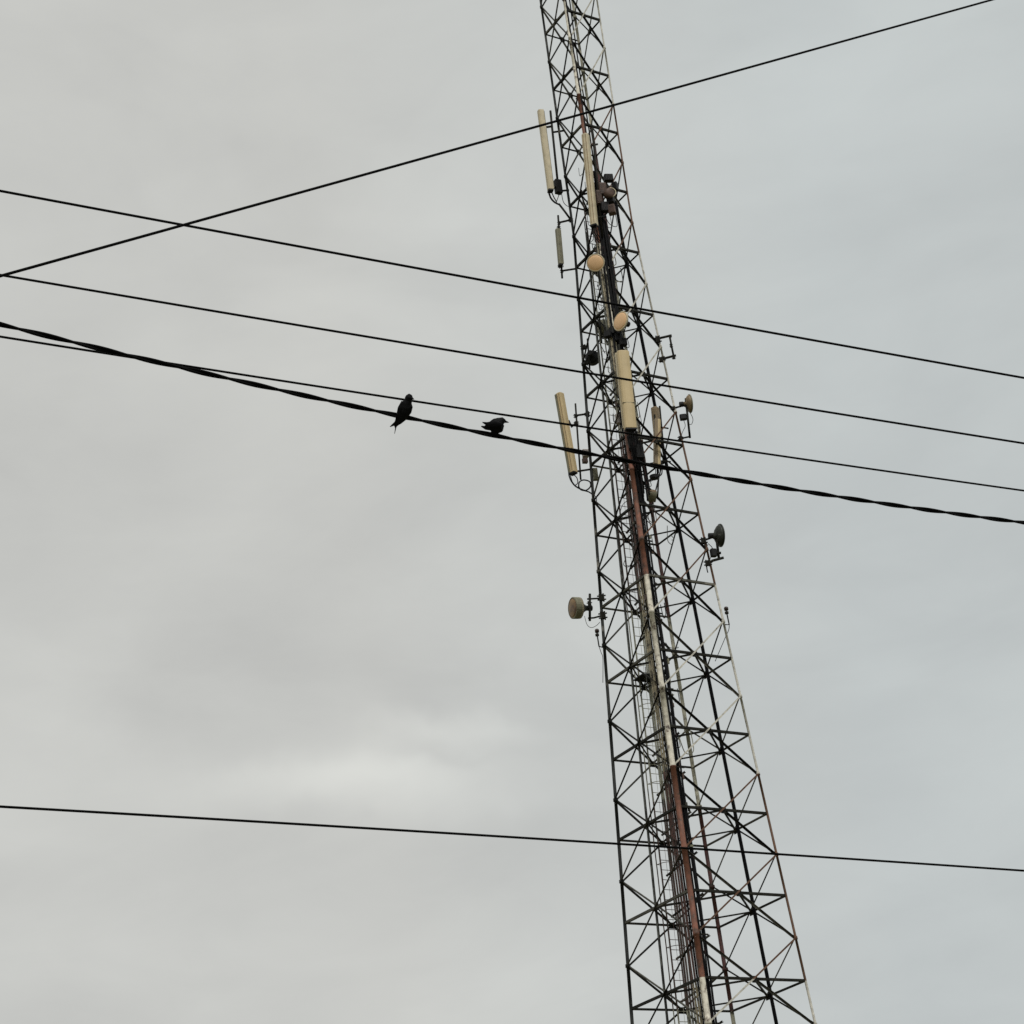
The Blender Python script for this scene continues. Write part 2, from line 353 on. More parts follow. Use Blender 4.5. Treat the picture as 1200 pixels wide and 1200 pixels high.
for a in (1.0, 1.57, 2.14):
    MB().tube([PL(-6 + 15 * i / 40, .30 * math.cos(a), .34 * math.sin(a)) for i in range(41)], .007, 4).build('cage_strap', M['pale'], tower)

# ------------------------------------------------------------------ antennas
def U(pts, Y): return [at(x, y, Y) for x, y in pts]
def clamp(p, parent, m='steel', r=.075, h=.06):
    mb = MB(); X, Y = Vector((1, 0, 0)), Vector((0, 1, 0))
    for sx in (-.55, .55): mb.box(p + X * r * sx, X, Y, UPZ, r * .22, r * .8, h, r * .1)
    for sz in (-.6, .6): mb.tube([p + UPZ * h * sz - X * r * 1.25, p + UPZ * h * sz + X * r * 1.25], r * .22, 6)
    mb.tube([p - UPZ * h * .9, p + UPZ * h * .9], r * .62, 8)
    mb.build('clamp', M[m], parent)
def dish(label, c, d, R, parts, group='dish antennas on the lattice mast', drum=.0, mats=('beige', 'cream', 'steel'), name='dish_antenna', pole=True, bd=.55, conecol=None):
    """c: centre of the front rim, d: pointing direction."""
    d = d.normalized(); t = thing(name, c, label, 'antenna', group)
    MB().lathe(c, d, [(-.01, R * .985), (.015, R * .97), (.045 * R / .3, R * .7), (.06 * R / .3, R * .35), (.065 * R / .3, .005)]).build('radome', M[mats[0]], t, True)
    MB().lathe(c, d, [(-.012 - drum, R * .99), (-.012 - drum, R * 1.03), (.016, R * 1.035), (.030, R * .98), (.030, R * .92), (.0, R * .90)]).build('rim', M[mats[1]], t, False)
    MB().lathe(c, d, [(-drum - .01, R * .99), (-drum - R * .22, R * .86), (-drum - R * .42, R * .55), (-drum - bd * R, R * .26), (-drum - bd * R - .10, R * .24)]).build('reflector', M[conecol or mats[1]], t, True)
    hub = c - d * (drum + bd * R + .14)
    MB().lathe(hub, d, [(-.07, .05), (-.065, .09), (.05, .09), (.055, .05)], 12).build('feed_box', M['radio'], t)
    return t, hub
def pipe(t, pts, r=.03, m='steel', name='mount_pipe'):
    return MB().tube(pts, r, 8).build(name, M[m], t, True)
def loop(t, pts, r=.012, m='cable'):
    # smooth a few control points into a hanging cable
    P = [Vector(p) for p in pts]; out = []
    P = [P[0]] + P + [P[-1]]
    for i in range(1, len(P) - 2):
        for k in range(8):
            u = k / 8; a, b, c, d = P[i - 1], P[i], P[i + 1], P[i + 2]
            out.append(.5 * ((2 * b) + (c - a) * u + (2 * a - 5 * b + 4 * c - d) * u * u + (3 * b - a - 3 * c + d) * u ** 3))
    out.append(P[-2])
    return MB().tube(out, r, 6).build('jumper_cable', M[m], t, True)
def panel(label, top, bot, w, dp, fdir, m='beige', capm='radio', group='panel antennas on the lattice mast', name='panel_antenna', seam=None, side=None, tails=4, pole=True, taildrop=.5, tailto=None):
    Z = (top - bot).normalized(); X = Z.cross(fdir).normalized(); Y = X.cross(Z)   # Y points back->front
    if Y.dot(fdir) < 0: Y = -Y
    c = (top + bot) / 2; hl = (top - bot).length / 2
    t = thing(name, c, label, 'antenna', group)
    mb = MB(); n0 = [(-w, -dp), (-w, dp * .35), (-w * .8, dp * .8), (-w * .4, dp), (w * .4, dp), (w * .8, dp * .8), (w, dp * .35), (w, -dp)]
    for z in (-hl, -hl + .02, hl - .02, hl):
        s_ = .96 if abs(z) == hl else 1
        for x, y in n0: mb.v.append(tuple(c + X * x * s_ + Y * y * s_ + Z * z))
    mb.skin([0, 8, 16, 24], 8); mb.build('radome', M[m], t)
    MB().box(c - Y * (dp + .012), X, Y, Z, w * .82, .014, hl * .97).build('back_plate', M[side or 'olive'], t)
    MB().box(c - Z * (hl + .025), X, Y, Z, w * .93, dp * .9, .028).build('end_cap', M[capm], t)
    if seam:
        for s_ in seam: MB().box(c + Z * (hl - 2 * hl * s_), X, Y, Z, w * 1.012, dp * 1.012, .006).build('seam_strip', M['olive'], t)
    for i in range(tails):
        x = -w * .7 + w * 1.4 * i / max(1, tails - 1); b0 = c - Z * (hl + .03) + X * x
        MB().tube([b0, b0 - Z * .07], .022, 6).build('connector', M['steel'], t)
        e = b0 - Z * taildrop - Y * .1
        if tailto is not None: e = tailto + Vector((random.uniform(-.05, .05), random.uniform(-.05, .05), random.uniform(-.05, .05)))
        loop(t, [b0 - Z * .05, b0 - Z * taildrop * .5 + Y * random.uniform(0, .05), b0.lerp(e, .6) - Z * taildrop * .35, e], .013)
    return t, X, Y, Z, c, hl
def radio(label, c, w, d, h, m='radio', az=0, grp='radio units on the lattice mast', fins=True, name='radio_unit'):
    t = thing(name, c, label, 'radio unit', grp); X = Vector((math.cos(az), math.sin(az), 0)); Y = Vector((-math.sin(az), math.cos(az), 0))
    MB().box(c, X, Y, UPZ, w, d, h, min(w, d) * .2).build('case', M[m], t)
    if fins:
        for i in range(5): MB().box(c - Y * (d + .014) + X * (w * (-.7 + .35 * i)), X, Y, UPZ, .006, .016, h * .85).build('cooling_fin', M[m], t)
    MB().box(c + UPZ * (h + .012), X, Y, UPZ, w * .5, d * .3, .014).build('handle', M['steel'], t)
    MB().box(c + Y * (d + .03), X, Y, UPZ, w * .4, .03, h * .5).build('bracket', M['steel'], t)
    return t
CAMDIR = Vector((-TB.x, -TB.y, 0)).normalized()
def az(deg, tilt=0):                       # horizontal direction, 0 = towards the viewer, + = towards picture right
    a = math.radians(deg); v = Matrix.Rotation(a, 3, 'Z') @ CAMDIR; v.z = math.tan(math.radians(tilt)); return v.normalized()
K = pxm(TD)

# -- round dish facing the viewer, upper (picture 698,308)
yc = YC(8) - .55
t, hub = dish('round beige dish facing the viewer, upper of the two bright ones on the mast', at(698, 308, yc), az(-4, -18), .29, None, mats=('peach', 'cream', 'steel'), conecol='radio')
pipe(t, [at(699.5, 290, yc + .52), at(703, 330, yc + .52)], .035); pipe(t, [hub, at(703, 309, yc + .6)], .03, name='bracket')
for y_ in (295, 325): pipe(t, [at(700 + (y_ - 290) * .09, y_, yc + .52), leg('C', 8 if y_ < 310 else 7.7)], .025, name='bracket')
loop(t, [hub, at(706, 316, yc + .5), at(708, 330, yc + .5), at(714, 345, yc + .55)], .014)
# -- tilted dish (727,376)
yc = YC(7) - .50
t, hub = dish('oval-looking beige dish turned to the right, just below the top overhead wire', at(727.5, 376.5, yc), az(-42, 2), .325, None, mats=('peach', 'cream', 'steel'), conecol='radio', bd=.45)
pipe(t, [at(719, 362, yc + .5), at(726, 409, yc + .5)], .04); pipe(t, [hub, at(722, 379, yc + .5)], .035, name='bracket')
for y_ in (368, 404): pipe(t, [at(719.5 + (y_ - 362) * .15, y_, yc + .5), at(715 + (y_ - 362) * .12, y_ - 2, YC(7))], .028, name='bracket')
loop(t, [hub, at(731, 390, yc + .4), at(729, 404, yc + .4), at(722, 400, yc + .5)], .016)
# -- small dark drum on the left leg (694,412)
yl = YL(6.5)
t, hub = dish('small dark drum-shaped dish hung inside the left leg, seen from behind', at(695, 421, yl + .25), az(172, 0), .235, None, mats=('darkdish', 'radio', 'steel'), drum=.16, conecol='radio')
pipe(t, [at(688.5, 397, yl - .1), at(691, 432, yl - .1)], .03); pipe(t, [hub, at(690, 412, yl - .1)], .03, name='bracket')
for p in ((684, 407), (686.5, 425)): pipe(t, [at(*p, yl), at(p[0] + 5, p[1] - 1, yl - .1)], .028, name='bracket'); clamp(at(*p, yl), t, r=.09, h=.08)
loop(t, [hub, at(700, 410, yl), at(702, 402, yl), at(709, 414, yl)], .013)
# -- brown dish behind the near leg (707,386)
t, hub = dish('dull brown dish seen from behind, left of the oval beige dish', at(706, 383, YL(7) + .35), az(150, 4), .26, None, mats=('olive', 'olive', 'steel'), conecol='olive')
pipe(t, [at(702, 366, YL(7) - .1), at(705, 402, YL(7) - .1)], .03); pipe(t, [hub, at(704, 386, YL(7) - .1)], .03, name='bracket')
for y_ in (372, 397): pipe(t, [at(702.5 + (y_ - 366) * .08, y_, YL(7) - .1), at(712, y_ - 4, YC(7))], .026, name='bracket')
# -- right upper dish, cream back (806,473)
yr = YR(5.5)
t, hub = dish('small cream dish on a bracket right of the mast, above the third wire', at(808.3, 473, yr + .05), az(104, 3), .30, None, mats=('cream', 'olive', 'steel'), bd=.45, conecol='beige2')
pipe(t, [at(803.5, 467, yr), at(808.5, 513, yr)], .036); pipe(t, [hub, at(804, 476, yr)], .045, name='bracket')
pipe(t, [at(789, 478.5, yr), at(804, 474.5, yr)], .032, name='arm'); pipe(t, [at(797, 514, yr), at(809, 511.5, yr)], .03, name='arm')
clamp(at(789, 478.5, yr), t); clamp(at(797.5, 513.5, yr), t)
MB().box(at(800.5, 489, yr), Vector((1, 0, 0)), Vector((0, 1, 0)), UPZ, .11, .09, .08, .03).build('feed_box', M['radio'], t)
pipe(t, [at(800.5, 489, yr), at(806, 490, yr)], .03, name='bracket')
loop(t, [at(809, 484, yr), at(812, 491, yr), at(810.5, 497, yr), at(807, 497, yr)], .010); loop(t, [at(801, 492, yr), at(803, 499, yr), at(800, 506, yr), at(798, 512, yr)], .009)
# -- right lower dish, dark (841,628)
yr = YR(3.7)
t, hub = dish('dark grey dish on a bracket at the mast\'s right edge, below the twisted cable', at(844, 627.5, yr + .05), az(110, 2), .36, None, mats=('darkdish', 'darkdish', 'steel'), bd=.5)
pipe(t, [at(838.5, 621, yr), at(842.5, 655, yr)], .042); pipe(t, [hub, at(839.5, 632, yr)], .045, name='bracket')
pipe(t, [at(824, 633.5, yr), at(835.5, 629.5, yr)], .034, name='arm'); pipe(t, [at(829, 662, yr), at(835, 657, yr), at(848, 653.5, yr)], .045, name='arm')
clamp(at(824.5, 634, yr), t, r=.10, h=.10); clamp(at(829.5, 660, yr), t, r=.10, h=.09); clamp(at(827.5, 642, yr), t, r=.06, h=.15)
MB().box(at(836, 648, yr), Vector((.9, .3, 0)), Vector((-.3, .9, 0)), UPZ, .10, .09, .12, .03).build('feed_box', M['radio'], t)
pipe(t, [at(836, 648, yr), at(845, 648, yr)], .045, name='bracket')
loop(t, [at(830, 637, yr), at(834, 641, yr), at(836, 645, yr)], .012); loop(t, [at(828, 662, yr), at(828.5, 667, yr), at(829.5, 671, yr)], .018)
loop(t, [at(834, 651, yr), at(831, 657, yr), at(829, 660, yr)], .011)
# -- left drum dish (677,712)
yl = YL(3)
t, hub = dish('brown-faced drum dish on a bracket left of the mast, nothing else near it', at(671.8, 712.5, yl - .06), az(-61, -3), .335, None, mats=('brown', 'olive', 'steel'), drum=.15, bd=.85, conecol='darkdish')
MB().lathe(at(671.8, 712.5, yl - .06), az(-61, -3), [(-.19, .325 * 1.01), (-.22, .325 * 1.05), (-.01, .325 * 1.06), (-.01, .325 * 1.02)]).build('shroud', M['cream'], t, True)
pipe(t, [at(691.2, 696, yl), at(691.2, 727.5, yl)], .040); pipe(t, [hub, at(691, 709, yl)], .06, name='bracket')
pipe(t, [at(688, 702, yl), at(706, 701, yl)], .03, name='arm'); pipe(t, [at(689, 724.5, yl), at(696, 724, yl), at(707, 721, yl)], .03, name='arm')
clamp(at(705, 700.5, yl), t, r=.11, h=.11); clamp(at(706.5, 721.5, yl), t, r=.11, h=.12); clamp(at(691, 709, yl), t, r=.07, h=.12)
loop(t, [at(685, 722, yl), at(688, 732, yl), at(693, 735.5, yl), at(699, 733, yl), at(703, 729, yl)], .009, 'grey')

# -- wide front panel
yp = YC(6) - .5
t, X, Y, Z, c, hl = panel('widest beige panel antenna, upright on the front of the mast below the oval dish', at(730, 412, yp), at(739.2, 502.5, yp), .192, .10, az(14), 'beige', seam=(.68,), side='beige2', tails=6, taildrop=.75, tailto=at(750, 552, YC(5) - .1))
pipe(t, [at(725, 404, yp + .30), at(741, 528, yp + .30)], .038)
MB().tube([at(722.2, 414, yp + .12), at(731.5, 502, yp + .12)], .05, 6).build('side_rail', M['cream'], t)
for (x, y_) in ((726.5, 418), (737.5, 500)):
    pipe(t, [at(x, y_, yp + .05), at(x, y_, yp + .32)], .04, name='bracket'); pipe(t, [at(x, y_, yp + .3), at(x + 1, y_ - 2, YC(6) + .05)], .035, name='bracket')
# -- left panel
yl = YL(5.3)
t, X, Y, Z, c, hl = panel('long slanted beige panel antenna standing off the left side of the mast', at(655.2, 461.5, yl - .12), at(671.5, 554, yl - .12), .118, .105, az(-35), 'beige', side='olive', tails=0)
MB().box(c + Y * .055 - X * .075 if (c + X * .08 - EYE).dot(RT) > (c - EYE).dot(RT) else c + Y * .055 + X * .075, X, Y, Z, .040, .055, hl * .985).build('shade_overlay', M['olive'], t)  # olive box puts the shade of the left-hand facets into colour
for o in (-.02, .06): MB().tube([c + X * o + Y * .105 + Z * hl * .97, c + X * o + Y * .105 - Z * hl * .97], .008, 5).build('rib', M['brown'], t)
pipe(t, [at(674.3, 473, yl), at(680.5, 562, yl)], .030)
pipe(t, [at(674, 487, yl), at(688.5, 485, yl)], .036, name='arm'); pipe(t, [at(672, 553, yl), at(692, 550, yl)], .034, name='arm')
clamp(at(688.5, 485.5, yl), t, r=.08, h=.08); clamp(at(674.5, 487.5, yl), t, r=.06)
pipe(t, [at(666, 493, yl - .05), at(670, 500, yl - .05), at(676, 495, yl)], .045, name='bracket'); clamp(at(675.5, 496, yl), t, r=.07)
loop(t, [at(666.5, 556, yl - .1), at(669, 563, yl), at(674, 569.5, yl), at(682, 574, yl), at(690, 576.5, yl), at(695, 580, yl)], .022)
loop(t, [at(668.5, 557, yl - .1), at(671, 565, yl), at(677, 571, yl), at(687, 575, yl)], .014)
loop(t, [at(672, 556, yl - .1), at(676, 560, yl), at(677, 566, yl), at(673.5, 569, yl)], .016)
loop(t, [at(678, 571, yl), at(679, 565, yl), at(684, 562.5, yl), at(691, 564.5, yl), at(692, 570, yl), at(687, 574.5, yl), at(681, 574, yl), at(678, 570, yl)], .024)
loop(t, [at(694, 578, yl), at(698.5, 583, yl), at(699, 588, yl), at(697, 590, yl)], .014)
MB().tube([at(666.3, 555.2, yl - .14), at(673.5, 553.5, yl - .1)], .05, 8).build('base_bracket', M['radio'], t)
# -- small pale radio near left panel + beige box
radio('pale grey radio unit clamped to the left leg beside the twisted cable', at(686, 531.5, yl + .05), .10, .08, .12, 'pink', .3)
radio('dark radio unit just under the pale grey one on the left leg', at(685.5, 540, yl), .085, .07, .075, 'radiobrown', .3)
radio('olive box on the left leg at the end of the panel\'s cable loops', at(697.5, 556, yl + .1), .08, .08, .20, 'olive', .2)
# -- two panels behind on the right
yr = YR(5) + .25
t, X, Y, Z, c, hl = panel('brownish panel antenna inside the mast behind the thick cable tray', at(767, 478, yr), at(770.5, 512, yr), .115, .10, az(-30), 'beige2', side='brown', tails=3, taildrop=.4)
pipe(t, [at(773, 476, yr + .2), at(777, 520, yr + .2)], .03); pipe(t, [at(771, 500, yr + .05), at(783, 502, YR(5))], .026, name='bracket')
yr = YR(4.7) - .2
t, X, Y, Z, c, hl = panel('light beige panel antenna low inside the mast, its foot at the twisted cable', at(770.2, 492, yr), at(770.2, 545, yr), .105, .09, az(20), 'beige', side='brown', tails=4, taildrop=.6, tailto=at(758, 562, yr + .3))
MB().box(c - X * .06 + Y * .05, X, Y, Z, .05, .055, hl * .99).build('shade_overlay', M['beige2'], t)  # darker box puts shade on the left half as colour
pipe(t, [at(767, 486, yr + .2), at(771, 562, yr + .2)], .03); pipe(t, [at(771, 540, yr + .1), at(786, 541, YR(4.6))], .026, name='bracket')
MB().lathe(at(766.5, 558.5, yr), UPZ, [(-.08, .05), (-.07, .14), (.03, .15), (.05, .05)], 16).build('foot_cover', M['radio'], t)
# -- cylinder (763,581)
cpos = at(764, 581, YC(4) + .5); t = thing('radio_unit', cpos, 'beige can-shaped radio unit right of the near leg, below the twisted cable', 'radio unit', 'radio units on the lattice mast')
MB().lathe(cpos, Vector((.2, -.6, .6)), [(-.18, .10), (-.17, .15), (.14, .15), (.16, .12)], 18).build('case', M['olive'], t, True)
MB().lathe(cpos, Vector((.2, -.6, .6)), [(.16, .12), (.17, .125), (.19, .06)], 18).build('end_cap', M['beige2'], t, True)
pipe(t, [at(772, 556, YC(4) + .5), at(770.5, 585, YC(4) + .5)], .025); pipe(t, [at(764, 581, YC(4) + .5), at(771, 578, YC(4) + .5)], .03, name='bracket')
loop(t, [at(768, 560, YC(4) + .4), at(775, 556, YC(4) + .4), at(776, 548, YC(4) + .5)], .02)
# -- cream group at the top, near leg
yp = YC(9) - .45
t, X, Y, Z, c, hl = panel('cream panel antenna with long ribs high on the near leg, left of the dark radios', at(685.5, 158, yp), at(696, 264, yp), .118, .10, az(-20), 'cream', side='cream', tails=3, taildrop=.5, tailto=at(706, 284, YC(9)))
for o in (-.04, .055): MB().tube([c + X * o + Y * .095 + Z * hl * .98, c + X * o + Y * .095 - Z * hl * .98], .012, 5).build('rib', M['brown'], t)
pipe(t, [at(694, 150, yp + .3), at(706, 278, yp + .3)], .035)
for y_ in (172, 256): pipe(t, [at(688 + (y_ - 172) * .1, y_, yp + .05), at(700 + (y_ - 172) * .1, y_ - 3, YC(9))], .035, name='bracket')
# -- dark radios cluster high on the near leg
for (x, y_, w, d, h, m, a, lb) in (
    (706, 222, .13, .10, .22, 'radiobrown', .2, 'brown radio unit next to the ribbed cream antenna, topmost of its cluster'),
    (715, 232, .12, .10, .20, 'radio', -.3, 'black radio unit right of the brown topmost one, high on the mast'),
    (709, 243, .14, .10, .17, 'radio', .1, 'black radio unit at the bottom of the cluster high on the mast'),
    (702, 232, .09, .10, .26, 'radiobrown', .1, 'narrow brown radio unit squeezed between the ribbed cream antenna and the cluster'),
    (717, 246, .12, .11, .16, 'radiobrown', -.2, 'brown radio unit at the lower right corner of the cluster high on the mast'),
    (721, 219, .09, .10, .15, 'radio', -.4, 'small black radio unit at the upper right of the cluster high on the mast'),
    (713, 209, .15, .10, .12, 'radio', .2, 'wide black radio unit above the brown drum-shaped unit')):
    radio(lb, at(x, y_, YC(9) - .15), w, d, h, m, a)
cp = at(715, 226, YC(9) - .35); t = thing('radio_unit', cp, 'brown drum-shaped unit with a bright rim in front of the black radios', 'radio unit', 'radio units on the lattice mast')
MB().lathe(cp, az(30, -10), [(-.2, .08), (-.18, .17), (.02, .18), (.05, .15), (.06, .05)], 20).build('case', M['radiobrown'], t, True)
MB().tube([cp + Vector((.19 * math.sin(a), -.02, .19 * math.cos(a))) for a in [i * .25 for i in range(12)]], .018, 6).build('rim', M['cream'], t, True)
pipe(t, [cp, at(712, 224, YC(9))], .04, name='bracket')
for i, (x, y_, w, h) in enumerate(((724, 396, .11, .13), (730, 401, .12, .12), (718, 388, .10, .13), (712, 392, .10, .10))):
    radio(('black radio unit under the oval dish, left of the rightmost', 'rightmost black radio unit on top of the wide panel antenna', 'black radio unit left of the oval dish\'s foot', 'leftmost black radio unit below the oval dish')[i], at(x, y_, YC(6.8) - .1 - .1 * (i % 2)), w, .09, h, 'radio', .4 * i)
for i, (x, y_) in enumerate(((741, 519), (749, 530))):
    radio(('black radio unit right under the foot of the wide panel', 'black radio unit low beside the near leg, just above the twisted cable')[i], at(x, y_, YC(5.2) - .2), .13, .10, .22, 'radio', .3 * i)
radio('pale unit half hidden left of the wide panel\'s foot', at(725.5, 491, YC(5.5) + .4), .10, .08, .17, 'pink', .5, fins=False)
for p0, p1 in (((741, 508), (750, 552)), ((746, 506), (755, 556)), ((738, 508), (744, 548)), ((750, 515), (757, 550)), ((736, 512), (747, 560))):
    y0 = YC(5.2) - .3
    run_ = [at(p0[0], p0[1], y0), at((p0[0] + p1[0]) / 2 + random.uniform(-2, 2), (p0[1] + p1[1]) / 2, y0 + .05), at(p1[0], p1[1], y0 + .25), at(p1[0] + 4, p1[1] + 30, YC(4.3) + .1)]
    o = loop(tower, run_, .03); o.name = 'jumper_cable'
# -- slim panel on left, upper
yl = YL(8.3)
t, X, Y, Z, c, hl = panel('slim olive panel antenna on two arms, upper left of the mast', at(653.2, 269, yl - .1), at(656.8, 310, yl - .1), .085, .075, az(-60), 'olive', side='olive', tails=0)
pipe(t, [at(654, 252.5, yl), at(658.8, 326, yl)], .034)
pipe(t, [at(654.5, 261, yl), at(669.5, 257.5, yl)], .036, name='arm'); pipe(t, [at(658, 317.5, yl), at(674.5, 315, yl)], .034, name='arm')
clamp(at(669, 258, yl), t, r=.07, h=.07); clamp(at(655, 261.5, yl), t, r=.05); clamp(at(654.8, 267, yl), t, r=.06); clamp(at(657, 312, yl), t, r=.08, h=.05); clamp(at(658.3, 318, yl), t, r=.05)
# -- top left panel
yl = YL(9.4)
t, X, Y, Z, c, hl = panel('cream panel antenna with looping cables at the top left of the mast', at(633, 130, yl - .2), at(645, 223, yl - .2), .11, .10, az(-70), 'cream', side='olive', tails=0)
pipe(t, [at(645, 130, yl), at(655, 228, yl)], .04)
pipe(t, [at(643, 222, yl - .1), at(653, 218, yl)], .05, name='bracket'); pipe(t, [at(634, 150, yl - .1), at(647, 148, yl)], .04, name='bracket')
pipe(t, [at(655, 239, yl), at(662, 248, yl), at(668.5, 257, yl)], .038, name='arm')
pipe(t, [at(655, 224, yl), at(665, 223, yl), at(667, 223, yl)], .035, name='arm'); pipe(t, [at(648, 155, yl), at(661.5, 153, yl)], .035, name='arm')
loop(t, [at(643, 225, yl - .1), at(645.5, 232, yl), at(650, 237, yl), at(656, 240, yl)], .032)
loop(t, [at(646, 224, yl - .1), at(649, 231, yl), at(652, 236, yl)], .020); loop(t, [at(656, 226, yl), at(653, 234, yl), at(652, 238, yl)], .014)
loop(t, [at(658, 226, yl), at(660, 236, yl), at(664, 241, yl), at(668, 242, yl)], .012)
radio('dark radio unit hanging behind the top left cream panel', at(654, 219, yl), .12, .10, .26, 'radio', .5)
# -- empty frame on the right
yr = YR(6.3)
t = thing('antenna_bracket', at(786, 406, yr), 'empty square antenna bracket sticking out to the right between the two upper wires', 'bracket')
pipe(t, [at(768, 397.5, yr), at(787, 393, yr)], .042, name='arm'); pipe(t, [at(772.5, 421.5, yr), at(792, 416.5, yr)], .042, name='arm'); pipe(t, [at(784.7, 394, yr), at(789.5, 418, yr)], .034)
for p, r_ in (((771, 398), .12), ((774.5, 421.5), .09), ((777.5, 420.5), .08), ((786.5, 405), .06), ((789.5, 418.5), .07), ((785.5, 394), .05)): clamp(at(*p, yr), t, r=r_ * .8, h=r_)
# -- obstruction lamps
for (pts, leg_p, lb) in ((((699.6, 739.5), (699.8, 744), (702, 757.5)), (708.5, 759), 'small obstruction lamp on a stalk left of the mast, below the drum dish'),
                         (((851, 713.5), (851.6, 718), (854.5, 732)), (847.5, 732), 'small obstruction lamp on a stalk at the right edge of the mast')):
    Yx = YL(2.5) if pts[0][0] < 760 else YR(2.5)
    a, b, c_ = [at(*p, Yx) for p in pts]
    t = thing('obstruction_lamp', c_, lb, 'lamp', 'obstruction lamps on the lattice mast')
    MB().lathe(a, UPZ, [(-.05, .03), (-.045, .065), (.03, .07), (.06, .05), (.075, .01)], 14).build('lens', M['lamp'], t, True)
    MB().lathe(b, UPZ, [(-.04, .03), (-.035, .06), (.03, .06), (.035, .03)], 12).build('base', M['steel'], t)
    pipe(t, [a, b, c_, at(*leg_p, Yx)], .022, name='stalk')
    s_ = -1 if pts[0][0] < 760 else 1
    if s_ < 0: loop(t, [c_, at(704.5, 765, Yx), at(706.5, 772, Yx), at(706.5, 800, Yx)], .010)
    else: loop(t, [c_, at(854, 738, Yx), at(850, 747, Yx), at(838, 775, Yx + .2)], .011)
# -- floodlight / rest platform inside (748,796)
pp = [at(x, y_, YL(2) + .6) for x, y_ in ((738, 791), (761, 794.5), (749, 803), (742, 798))]
t = thing('rest_platform', pp[0], 'small dark grating platform inside the lower mast, left of the near leg', 'platform')
mb = MB(); q = [leg('L', 2.02).lerp(leg('F', 2.02), .35), leg('L', 2.02).lerp(leg('F', 2.02), .62)]
a0, a1 = face('L', 'F', .34, 2.06, -.05), face('L', 'F', .70, 2.06, -.05); inn = (TB - (a0 + a1) / 2); inn.z = 0; inn.normalize()
cc = (a0 + a1) / 2 + inn * .32; dd = (a1 - a0).normalized()
MB().box(cc, dd, inn, UPZ, (a1 - a0).length / 2, .30, .015).build('grating', M['radio'], t)
for s_ in (-1, 1): MB().tube([cc + dd * s_ * .3 + inn * .28, cc + dd * s_ * .3 - inn * .3 - UPZ * .5], .02, 6).build('bracket', M['steel'], t)
# -- thin loops of slack cable inside
for pts in (((782, 616), (782.2, 631), (784, 636), (788.5, 639)), ((785, 627), (788, 629), (789.5, 632), (787, 633)), ((730, 607), (727, 600), (731, 590), (740, 585)), ((733, 655), (731, 662), (737, 664), (742, 655), (748, 640))):
    o = loop(tower, [at(x, y_, TB.y) for x, y_ in pts], .012, 'grey'); o.name = 'slack_cable'

rc = random.Random(11)
for i in range(88):
    h = rc.uniform(-1.2, 8.6) if i < 46 else rc.uniform(4.3, 9.6); a_, b_ = (('C', 'L') if rc.random() < .62 else ('C', 'R')); d = (leg(b_, h) - leg(a_, h)).normalized()
    t0 = rc.uniform(.05, .35); t1 = t0 + rc.uniform(.12, .45); ins = (TB + Vector((0, 0, zh(h))) - leg('C', h)).normalized() * rc.uniform(.05, .3)
    p = leg('C', h) + ins; drop = rc.uniform(.1, .55)
    o = loop(tower, [p + d * t0, p + d * (t0 * .7 + t1 * .3) - UPZ * drop, p + d * t1 - UPZ * drop * rc.uniform(.6, 1.2), p + d * t1 + UPZ * rc.uniform(-.1, .3)], rc.uniform(.009, .016), rc.choice(['cable', 'grey', 'pale', 'cable']))
    o.name = 'slack_cable'
for k in range(-14, 19):
    h = k / 2 + .1; a0, b0 = face('L', 'F', .30, h, -.1), face('L', 'F', .5, h, -.1)
    bar('ladder_bracket', A['dl2'] if k % 3 == 0 else A['dl'], face('F', 'L', .5, h), face('F', 'C', .45, h + .12), UPZ)
for i in range(66):
    h = rc.uniform(-1.5, 9) if i < 40 else rc.uniform(4.5, 9.4); a_, b_ = (('C', 'L') if rc.random() < .6 else ('C', 'R')); d = (leg(b_, h) - leg(a_, h)).normalized(); p = leg('C', h) + (TB + Vector((0, 0, zh(h))) - leg('C', h)).normalized() * rc.uniform(.02, .2)
    MB().box(p + d * rc.uniform(.10, .36), d, d.cross(UPZ), UPZ, rc.uniform(.02, .07), .03, rc.uniform(.03, .09), .01).build('junction_box', M[rc.choice(['steel', 'olive', 'worn', 'pink', 'radiobrown'])], tower)

# ------------------------------------------------------------------ overhead wires
def solve_wire(p0, d0, p1, d1, pm=None):
    A_ = at3(p0, d0); B_ = at3(p1, d1); sag = 0
    if pm:
        lo, hi = -1.0, 2.0
        for _ in range(50):
            sag = (lo + hi) / 2
            # image y of the wire at pm.x
            best = None
            for k in range(201):
                t = k / 200; P = A_.lerp(B_, t) - UPZ * (4 * sag * t * (1 - t)); u = prj(P)
                if best is None or abs(u[0] - pm[0]) < best[0]: best = (abs(u[0] - pm[0]), u[1])
            if best[1] < pm[1]: lo = sag
            else: hi = sag
    return lambda t: A_.lerp(B_, t) - UPZ * (4 * sag * t * (1 - t))
def at3(p, depth): d = pxdir(*p); return EYE + d * (depth / d.dot(FW))
def prj(P):
    d = P - EYE; z = d.dot(FW); return (600 + FPX * d.dot(RT) / z, 600 - FPX * d.dot(UP) / z)
WG = 'overhead wires across the sky'
def wire(f, r, label, t0=-1.3, t1=2.3, n=120):
    o = MB().tube([f(t0 + (t1 - t0) * i / n) for i in range(n + 1)], r, 8).build('overhead_wire', M['wire'], None, True)
    return tag(o, label, 'wire', WG)
wire(solve_wire((117, 291), 8.6, (397, 213), 9.4), 0.0063, 'single wire rising to the right across the top left corner', -3.0, 5.5)
wire(solve_wire((117, 245.5), 9.6, (1083, 422), 11.0, (600, 334.5)), 0.0062, 'topmost of the wires sloping down to the right')
